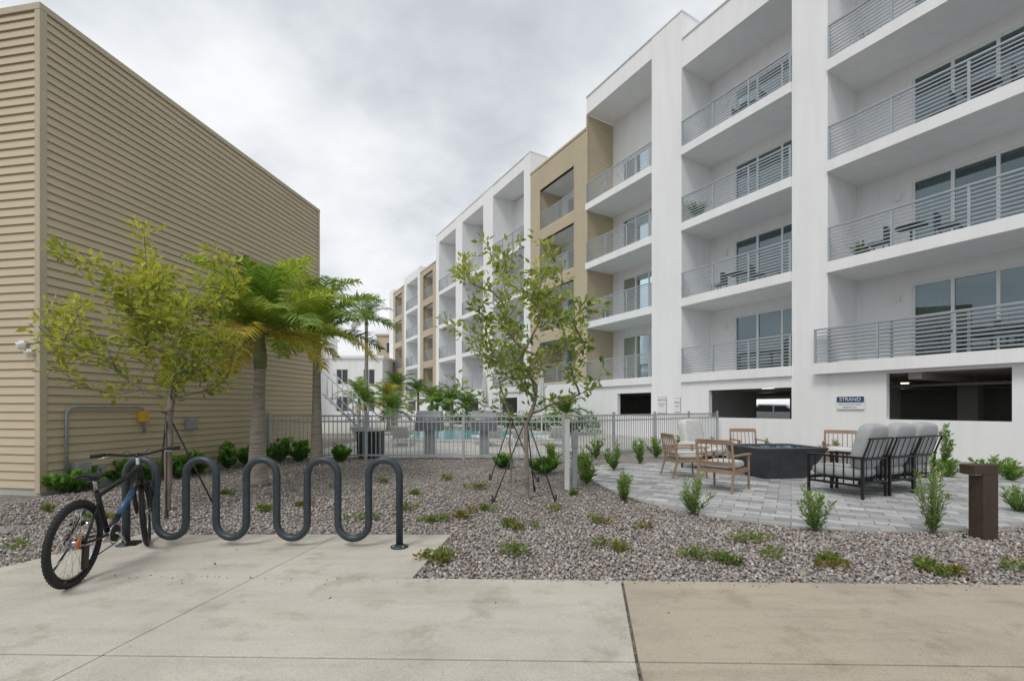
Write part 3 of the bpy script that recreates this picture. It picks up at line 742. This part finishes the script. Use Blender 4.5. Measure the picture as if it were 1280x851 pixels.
cr_=empty('parked_car'); cr_.matrix_world=Matrix.Translation((18.53,0,0))@Matrix.Rotation(ang,4,'Z')@Matrix.Translation((27.2,-16.5,0))
mm=MB()
prof=[(-2.3,.35),(-2.35,.8),(-2.2,1.0),(-1.2,1.08),(-.6,1.58),(1.3,1.64),(2.1,1.15),(2.3,1.0),(2.3,.4)]
vs=[(x,-.9,z) for x,z in prof]+[(x,.9,z) for x,z in prof]; n=len(prof)
mm.add(vs,[tuple(range(n)),tuple(reversed(range(n,2*n)))]+[(i,n+i,n+(i+1)%n,(i+1)%n) for i in range(n)],0)
for y in (-.905,.905):
    mm.add([(-1.05,y,1.1),(.2,y,1.1),(.2,y,1.5),(-.55,y,1.5)],[(0,1,2,3)],1); mm.add([(.3,y,1.1),(1.85,y,1.12),(1.25,y,1.55),(.3,y,1.52)],[(0,1,2,3)],1)
    for x in (-1.45,1.45): mm.tube([(x,y-.1*(1 if y>0 else -1),.34),(x,y+.03*(1 if y>0 else -1),.34)],.34,2,20)
mm.obj('body',[WPL,DKG,RUB],cr_,.03)

def bgb(name,x0,x1,y0,y1,h,mat,fl=3):
    e=empty(name); mm=MB(); mm.box(x0,x1,y0,y1,0,h,0); mm.box(x0-.2,x1+.2,y0-.2,y1+.2,h,h+.3,0)
    k=int((x1-x0)/2.4)
    for i in range(k):
        for j in range(fl):
            cx_=x0+(i+.5)*(x1-x0)/k; zz=1+j*3.1
            if zz+1.6<h:
                mm.box(cx_-.6,cx_+.6,y0-.05,y0-.01,zz,zz+1.6,1); mm.box(cx_-.7,cx_+.7,y0-.09,y0-.051,zz+1.6,zz+1.7,2); mm.box(cx_-.03,cx_+.03,y0-.08,y0-.052,zz,zz+1.6,2)
    mm.obj('walls_and_windows',[mat,DKG,FRAME],e)
bgb('white_apartment_block',-24,-14.8,52,62,7.0,WHITE,2)
bgb('tan_apartment_block',-22,-17.5,74,84,13,TAN2,4)
bgb('white_apartment_block',-32,-23,48,60,10,WHITE,3)

# ------------------------------------------------------------ vegetation
def tree(name,base,trunk_top,crown_c,crown_r,nt_,seed,ca,cb,nl=34,ls=.085,spread=.13,twigr=.0036,minz=1.3,extra=()):
    R=random.Random(seed); g_=np.random.default_rng(seed); e=empty(name,(base[0],base[1],0))
    nodes=[Vector((0,0,0))]; par=[-1]; tt=Vector(trunk_top); k=7
    for i in range(1,k+1):
        f=i/k; nodes.append(Vector((tt.x*f+R.uniform(-.012,.012),tt.y*f+R.uniform(-.012,.012),tt.z*f))); par.append(i-1)
    T=[]
    while len(T)<nt_:
        p=Vector((R.gauss(0,1),R.gauss(0,1),R.gauss(0,1))).normalized()*(R.random()**.42)
        q=Vector((crown_c[0]+p.x*crown_r[0],crown_c[1]+p.y*crown_r[1],crown_c[2]+p.z*crown_r[2]))
        if q.z<minz: continue
        lim=.35+.9*(q.z-minz)/(crown_r[2]*1.1)
        if abs(q.x-tt.x)>lim*crown_r[0]*1.3: continue
        T.append(q)
    T+= [Vector(x) for x in extra]
    T.sort(key=lambda q:(q-tt).length+ .0)
    tips=[]
    for q in T:
        best=None;bc=1e9
        for i in range(4,len(nodes)):
            v=q-nodes[i]; L=v.length
            if L<.05: continue
            c=L + (0.9*max(0,.35-v.z/L)) + .10*(nodes[i]-tt).length
            if c<bc: bc=c;best=i
        a=nodes[best]; L=(q-a).length; ns=max(2,int(L/.16)); ctl=a.lerp(q,.5)+Vector((0,0,-.12*L))+Vector((R.uniform(-1,1),R.uniform(-1,1),0))*L*.08
        pr=best
        for i in range(1,ns+1):
            f=i/ns; p=a*(1-f)**2+ctl*2*f*(1-f)+q*f*f
            p=p+Vector((R.uniform(-1,1),R.uniform(-1,1),R.uniform(-1,1)))*.012
            nodes.append(p); par.append(pr); pr=len(nodes)-1
        tips.append(pr)
    cnt=[0]*len(nodes)
    for t_ in tips:
        i=t_
        while i>=0: cnt[i]+=1; i=par[i]
    mm=MB()
    rad=[twigr*max(c,1)**.52 for c in cnt]
    rad[0]*=1.25
    for i in range(1,len(nodes)):
        mm.tube([nodes[par[i]],nodes[i]],[min(rad[par[i]],rad[i]*1.25),rad[i]],0,6 if rad[i]>.01 else 4,False)
    mm.obj('trunk_and_branches',[BARK],e)
    P=[];D=[];TT=[]
    for t_ in tips:
        m_=int(nl*R.uniform(.45,1.4)); end=np.array(nodes[t_]); p2=np.array(nodes[par[par[t_]]]) 
        f=g_.random(m_)[:,None]; stem=end*(1-f)+p2*f
        off=g_.normal(0,1,(m_,3))*np.array([1,1,.75])*spread*.5
        P.append(stem+off); 
        dr_=nrm(end-p2)[None]*.6+nrm(off)*1.0+np.array([0,0,-.05])+g_.normal(0,.35,(m_,3)); D.append(dr_)
        TT.append(np.full(m_,R.uniform(-.3,.3)))
    P=np.concatenate(P);D=np.concatenate(D);TT=np.concatenate(TT); n=len(P)
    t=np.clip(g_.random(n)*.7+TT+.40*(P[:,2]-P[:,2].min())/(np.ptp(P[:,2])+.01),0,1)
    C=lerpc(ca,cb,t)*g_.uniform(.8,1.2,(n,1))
    L=g_.uniform(.6,1.25,n)*ls
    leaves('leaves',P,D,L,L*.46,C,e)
    return e
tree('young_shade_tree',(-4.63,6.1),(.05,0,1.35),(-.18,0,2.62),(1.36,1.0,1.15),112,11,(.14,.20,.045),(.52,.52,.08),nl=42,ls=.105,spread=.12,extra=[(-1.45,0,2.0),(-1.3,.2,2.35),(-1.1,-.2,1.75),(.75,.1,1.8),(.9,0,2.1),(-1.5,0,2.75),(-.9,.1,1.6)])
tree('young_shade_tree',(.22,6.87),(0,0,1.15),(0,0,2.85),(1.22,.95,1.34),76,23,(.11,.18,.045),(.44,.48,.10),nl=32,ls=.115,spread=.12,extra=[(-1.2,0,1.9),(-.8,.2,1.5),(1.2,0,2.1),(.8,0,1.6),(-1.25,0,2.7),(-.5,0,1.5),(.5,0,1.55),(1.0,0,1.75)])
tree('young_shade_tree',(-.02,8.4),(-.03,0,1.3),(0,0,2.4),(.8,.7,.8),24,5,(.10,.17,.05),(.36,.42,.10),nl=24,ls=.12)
def stakes(x,y,h,pts,name='tree_stakes'):
    mm=MB()
    for a,b_ in pts: mm.tube([(x,y,h),(x+a,y+b_,0.0)],.011,0,6)
    mm.tube([(x+.05*math.cos(i),y+.05*math.sin(i),h-.02) for i in np.linspace(0,5.9,10)],.012,0,6,False,True)
    for a,b_ in pts: mm.box(x+a*1.01-.015,x+a*1.01+.015,y+b_-.015,y+b_+.015,0,.12)
    mm.obj(name,[STAKE])
stakes(.22,6.87,1.25,[(-.5,-.25),(.42,-.2),(.15,.6)]); stakes(-4.63,6.1,1.35,[(.45,.3),(-.35,.3),(.3,-.4)]); stakes(-.02,8.4,1.2,[(.5,0),(-.4,.3)])

def palm(name,base,th,r0,r1,nf,fl,seed,ca,cb,lean=(0,0),shaft=.5,nleaf=42,ll=.34,yellow=2,up=(-5,82),drp=(60,95),lw=.014):
    R=random.Random(seed); e=empty(name,(base[0],base[1],0)); mm=MB()
    k=34; pts=[];rs=[]
    for i in range(k+1):
        f=i/k; pts.append((lean[0]*f*f,lean[1]*f*f,th*f)); b_=r0*(1-f)**1.6+r1*(1-(1-f)**1.6)
        if f<.08:b_*=1.15
        rs.append(b_*(1+.035*(i%2)))
    mm.tube(pts,rs,0,16)
    tp=Vector(pts[-1]); mm.tube([tp,tp+Vector((0,0,shaft*.3)),tp+Vector((0,0,shaft*.8)),tp+Vector((0,0,shaft*1.1))],[r1*1.15,r1*1.25,r1*.75,r1*.3],1,12)
    c=tp+Vector((0,0,shaft*.8))
    Pl=[];Fl=[];Cl=[];off=0
    for i in range(nf):
        az=2.399*i+R.uniform(-.25,.25); f=i/(nf-1); el=math.radians(up[0]+(up[1]-up[0])*f**.85+R.uniform(-6,6)); L=fl*R.uniform(.85,1.1)*(.82+.18*math.sin(f*3.1))
        yel= i<yellow
        n=16; p=Vector(c); a=el; pr=[Vector(p)]; ds=L/n; droop=math.radians(R.uniform(*drp))*(.8+.25*f)
        dirs=[]
        for j in range(n):
            dv=Vector((math.cos(az)*math.cos(a),math.sin(az)*math.cos(a),math.sin(a))); dirs.append(dv); p=p+dv*ds; pr.append(Vector(p)); a-=droop/n*(.4+1.2*j/n); a=max(a,-1.45)
        dirs.append(dirs[-1])
        mm.tube(pr,[.018*(1-.85*j/n)+.002 for j in range(n+1)],2,5)
        side=Vector((-math.sin(az),math.cos(az),0))
        tcol=R.random()
        col=(np.array(cb)*tcol+np.array(ca)*(1-tcol))*R.uniform(.85,1.2)
        if yel: col=np.array((.52,.43,.08))
        for q in range(nleaf):
            t=.13+.87*q/(nleaf-1); fi=t*n; j=min(int(fi),n-1); pt=pr[j].lerp(pr[j+1],fi-j); T=dirs[j]
            up_=T.cross(side)*-1
            if up_.z<0 and abs(T.z)<.9: up_=-up_
            lenf=ll*(.45+.55*math.sin(math.pi*min(1,t*.8+.12)))*(1 if t<.85 else .75)
            for sd in (-1,1):
                dv=(side*sd*R.uniform(.8,1)+T*R.uniform(.45,.7)+up_*R.uniform(.0,.45)).normalized()
                l=lenf*R.uniform(.85,1.1); m1=pt+dv*l*.5; d2=(dv+Vector((0,0,-R.uniform(.35,.9)))).normalized(); tipp=m1+d2*l*.5
                wv=T.cross(dv).cross(dv).normalized()*lw
                Pl+= [pt-wv*.7,pt+wv*.7,m1+wv,m1-wv,tipp+wv*.12,tipp-wv*.12]
                Fl+= [(off,off+1,off+2,off+3),(off+3,off+2,off+4,off+5)]; off+=6
                cc_=col*R.uniform(.75,1.25); Cl+= [cc_]*6
    mm.obj('trunk_and_stems',[PBARK,SHAFT,simple('palm_stem',(.24,.27,.06),.6)],e)
    npmesh('fronds',np.array([tuple(x) for x in Pl]),np.array(Fl),np.array(Cl),LEAF,e)
    return e
ga_,gb_=(.11,.22,.045),(.38,.46,.09)
palm('palm_tree',(-4.56,8.15),2.1,.17,.09,24,1.8,3,ga_,gb_,lean=(.05,0),yellow=4,ll=.50,nleaf=62,shaft=.75)
palm('palm_tree',(-4.72,11.0),2.6,.15,.085,22,2.2,8,ga_,gb_,yellow=1,ll=.55,nleaf=58,shaft=.7,lw=.017)
palm('palm_tree',(-9.6,30),6.8,.16,.10,15,2.2,12,(.04,.09,.03),(.09,.15,.04),yellow=0,nleaf=30,ll=.5,lw=.02)
for i,(x,y,h) in enumerate([(-4.6,28,1.3),(-3.6,27,1.5),(-2.9,29,1.2),(-5.3,30,1.7),(-8.2,25.5,1.3),(-7.2,26.5,1.7),(-9.4,28,1.9),(-6.6,32,2.2),(2.6,22.5,.8),(-5.9,22.5,1.0),(-7.9,31,2.6)]):
    palm('palm_tree',(x,y),h,.12,.08,13,1.5,30+i,(.07,.15,.035),(.20,.30,.06) if i not in(5,) else (.55,.46,.06),yellow=2 if i in(4,5) else 0,nleaf=30,ll=.45,shaft=.3,lw=.022)

def shrub(name,x,y,h,w_,n_st=9,lv=34,ca=(.085,.18,.035),cb=(.28,.42,.10),ls=.07,seed=0,lw=.28,z=0):
    g_=np.random.default_rng(seed+100); e=empty(name,(x,y,z)); mm=MB(); P=[];D=[]
    for i in range(n_st):
        az=g_.uniform(0,6.28); rr_=w_*.5*g_.uniform(.1,1); hh=h*g_.uniform(.55,1)*(1-.35*rr_/(w_*.5)); 
        p0=Vector((0,0,0));p1=Vector((math.cos(az)*rr_*.5,math.sin(az)*rr_*.5,hh*.5));p2=Vector((math.cos(az)*rr_,math.sin(az)*rr_,hh))
        mm.tube([p0,p1,p2],[.007,.005,.002],0,5)
        t=g_.uniform(.12,1,lv)[:,None]; A0,A1,A2=map(np.array,(p0,p1,p2)); q=A0*(1-t)**2+A1*2*t*(1-t)+A2*t*t
        tan=nrm(A2-A0+0*q); a2=g_.uniform(0,6.28,lv); 
        P.append(q+g_.normal(0,.012,(lv,3))); D.append(tan*.9+np.stack([np.cos(a2),np.sin(a2),g_.uniform(-.1,.4,lv)],1))
    mm.obj('stems',[BARK],e); P=np.concatenate(P);D=np.concatenate(D);n=len(P)
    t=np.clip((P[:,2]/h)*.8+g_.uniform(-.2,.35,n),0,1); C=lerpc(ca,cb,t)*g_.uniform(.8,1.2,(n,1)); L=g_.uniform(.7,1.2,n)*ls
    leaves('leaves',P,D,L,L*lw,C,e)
def sx(px,D): return (px-640)/569*D
sl=[(1020,5.05,.68,.5),(1166,4.95,.95,.46),(868,5.85,.62,.42),(780,6.7,.56,.32),(733,8.2,.62,.42),(768,10,.75,.5),(728,9.6,.6,.4),(800,11,.75,.5),(1180,10.2,1.3,.4),(1185,9,.5,.7),
    (1240,9.5,.45,.9),(960,12.3,.6,.5),(1040,12.2,.7,.6),(1110,12.0,.6,.7),(850,13,.75,.6),(820,12.6,.7,.6),(890,12.5,.7,.6),(1275,6.0,.4,.5),(690,11.2,.6,.5),(745,12.3,.8,.6),(1262,8.6,.45,.8),(1140,11.6,.5,.7)]
for i,(px,D_,h,w_) in enumerate(sl):
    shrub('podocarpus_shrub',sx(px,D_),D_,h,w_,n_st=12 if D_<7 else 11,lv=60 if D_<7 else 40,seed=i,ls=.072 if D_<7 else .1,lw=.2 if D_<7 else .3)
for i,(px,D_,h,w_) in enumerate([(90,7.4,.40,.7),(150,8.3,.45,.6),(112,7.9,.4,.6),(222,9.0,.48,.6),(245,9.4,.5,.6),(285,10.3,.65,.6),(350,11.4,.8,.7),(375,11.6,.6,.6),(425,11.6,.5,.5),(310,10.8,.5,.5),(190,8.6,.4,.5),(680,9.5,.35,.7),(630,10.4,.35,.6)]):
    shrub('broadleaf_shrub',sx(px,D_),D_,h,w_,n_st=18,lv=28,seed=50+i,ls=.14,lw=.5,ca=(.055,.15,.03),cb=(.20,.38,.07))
g_=np.random.default_rng(77); n=5200; ss=g_.uniform(27,47,n); hh=.75+.25*np.sin(ss*2.1)+.15*np.sin(ss*5.3)
nn=-g_.uniform(.35,1.25,n)
Px=18.53+u.x*ss+(.863*nn); Py=u.y*ss+.505*nn; Pz=g_.random(n)**.6*hh
P_=np.stack([Px,Py,Pz],1); D_=g_.normal(size=(n,3))+np.array([0,0,.5]); L_=g_.uniform(.12,.22,n)
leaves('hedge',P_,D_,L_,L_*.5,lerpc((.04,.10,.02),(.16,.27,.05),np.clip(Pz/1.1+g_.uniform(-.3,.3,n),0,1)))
G=np.random.default_rng(5); P=[];D=[];C=[];LL=[]
gc=[(555,708),(540,700),(640,697),(768,690),(885,702),(905,708),(940,678),(1040,714),(1030,705),(1170,722),(1150,712),(640,660),(660,665),(805,662),(540,655),(500,640),(560,600),(380,635),(285,620),(330,640),(20,690),(745,655),(690,640),(520,620),(610,640),(1275,712),(450,650),(575,650),(130,650),(60,640),(420,610),(480,605),(720,620),(600,612),(985,700)]
for px,py in gc:
    Dd_=797/(py-509); X_=sx(px,Dd_); r_=G.uniform(.05,.13)
    for sub in range(G.integers(2,6)):
        ox,oy=G.normal(0,r_*.9,2); rs_=r_*G.uniform(.35,.7); n=int(G.uniform(22,55))
        a2=G.uniform(0,6.28,n); rr_=np.sqrt(G.random(n))*rs_; P.append(np.stack([X_+ox+np.cos(a2)*rr_*1.3,Dd_+oy*.7+np.sin(a2)*rr_,G.uniform(.02,.09,n)],1))
        D.append(np.stack([np.cos(a2)*.8+G.normal(0,.5,n),np.sin(a2)*.8+G.normal(0,.5,n),G.uniform(.1,1,n)],1)); LL.append(G.uniform(.03,.06,n))
        C.append(lerpc((.10,.16,.04),(.27,.33,.09),G.random(n))*(np.array([1.3,.8,.8]) if G.random()<.2 else 1))
P=np.concatenate(P);D=np.concatenate(D);C=np.concatenate(C);LL=np.concatenate(LL)
okg=P[:,1]>edge(P[:,0])-.03; leaves('ground_cover_plants',P[okg],D[okg],LL[okg],LL[okg]*.5,C[okg])
n=300; X=G.uniform(-5,6,n);Y=G.uniform(3.0,9,n); on=(Y<edge(X))|((X>-4.2)&(X<-.7)&(Y<4.9)); keep=~on|(G.random(n)<.3); X=X[keep];Y=Y[keep];on=on[keep];n=len(X); Z=np.where(on,SLZ+.004,.045)
leaves('fallen_leaves',np.stack([X,Y,Z],1),np.stack([G.normal(size=n),G.normal(size=n),G.normal(0,.15,n)],1),G.uniform(.015,.04,n),G.uniform(.01,.02,n),lerpc((.12,.07,.03),(.25,.2,.06),G.random(n)),mat=LEAF)
def pot(s,z,n_=.9,seed=0,h=.7):
    Mx=Matrix.Translation((18.53,0,0))@Matrix.Rotation(ang,4,'Z'); p=Mx@Vector((s,-n_,z))
    e=empty('potted_plant',p); mm=MB(); mm.lathe((0,0,0),[(.12,0),(.18,.3),(.19,.32),(.16,.31),(.15,.27)],0,14); mm.lathe((0,0,0),[(.15,.26),(.15,.275)],1,12); mm.obj('pot',[DKG,SOIL],e)
    g_=np.random.default_rng(seed); k=60; az=g_.uniform(0,6.28,k); el=g_.uniform(.3,1.4,k)
    leaves('leaves',np.tile([0,0,.27],(k,1))+g_.normal(0,.03,(k,3)),np.stack([np.cos(az)*np.cos(el),np.sin(az)*np.cos(el),np.sin(el)],1),g_.uniform(.5,1,k)*h,np.full(k,.06),lerpc((.04,.11,.03),(.15,.28,.05),g_.random(k)),e)
pot(22.0,9.2,.5,1,.9); pot(16.2,6.0,.8,2,.5); pot(27.9,6.0,.7,3,.6); pot(39,9.2,.5,4); pot(16.0,12.4,.8,5,.6)
def balc_table(s,z):
    Mx=Matrix.Translation((18.53,0,0))@Matrix.Rotation(ang,4,'Z')
    for ds_,nm in ((0,'balcony_table'),(.8,'balcony_chair'),(-.8,'balcony_chair')):
        p=Mx@Vector((s+ds_,-.95,z)); mm=MB()
        if nm=='balcony_table':
            mm.lathe((0,0,0),[(.25,0),(.25,.02),(.03,.04),(.03,.68),(.38,.70),(.38,.73)],0,20)
        else:
            for a in (-.2,.2):
                for b_ in (-.2,.2): mm.box(a-.015,a+.015,b_-.015,b_+.015,0,.44)
            mm.box(-.23,.23,-.23,.23,.442,.48); mm.box(-.23,.23,.20,.23,.482,.92)
        o=mm.obj(nm,[DKG],None,.004); o.location=p; o.rotation_euler=(0,0,ang+(1.57 if ds_>0 else -1.57))
balc_table(15.0,6.0); balc_table(13.5,9.2); balc_table(20.5,6.0); balc_table(13.8,2.8); balc_table(20.0,12.4)
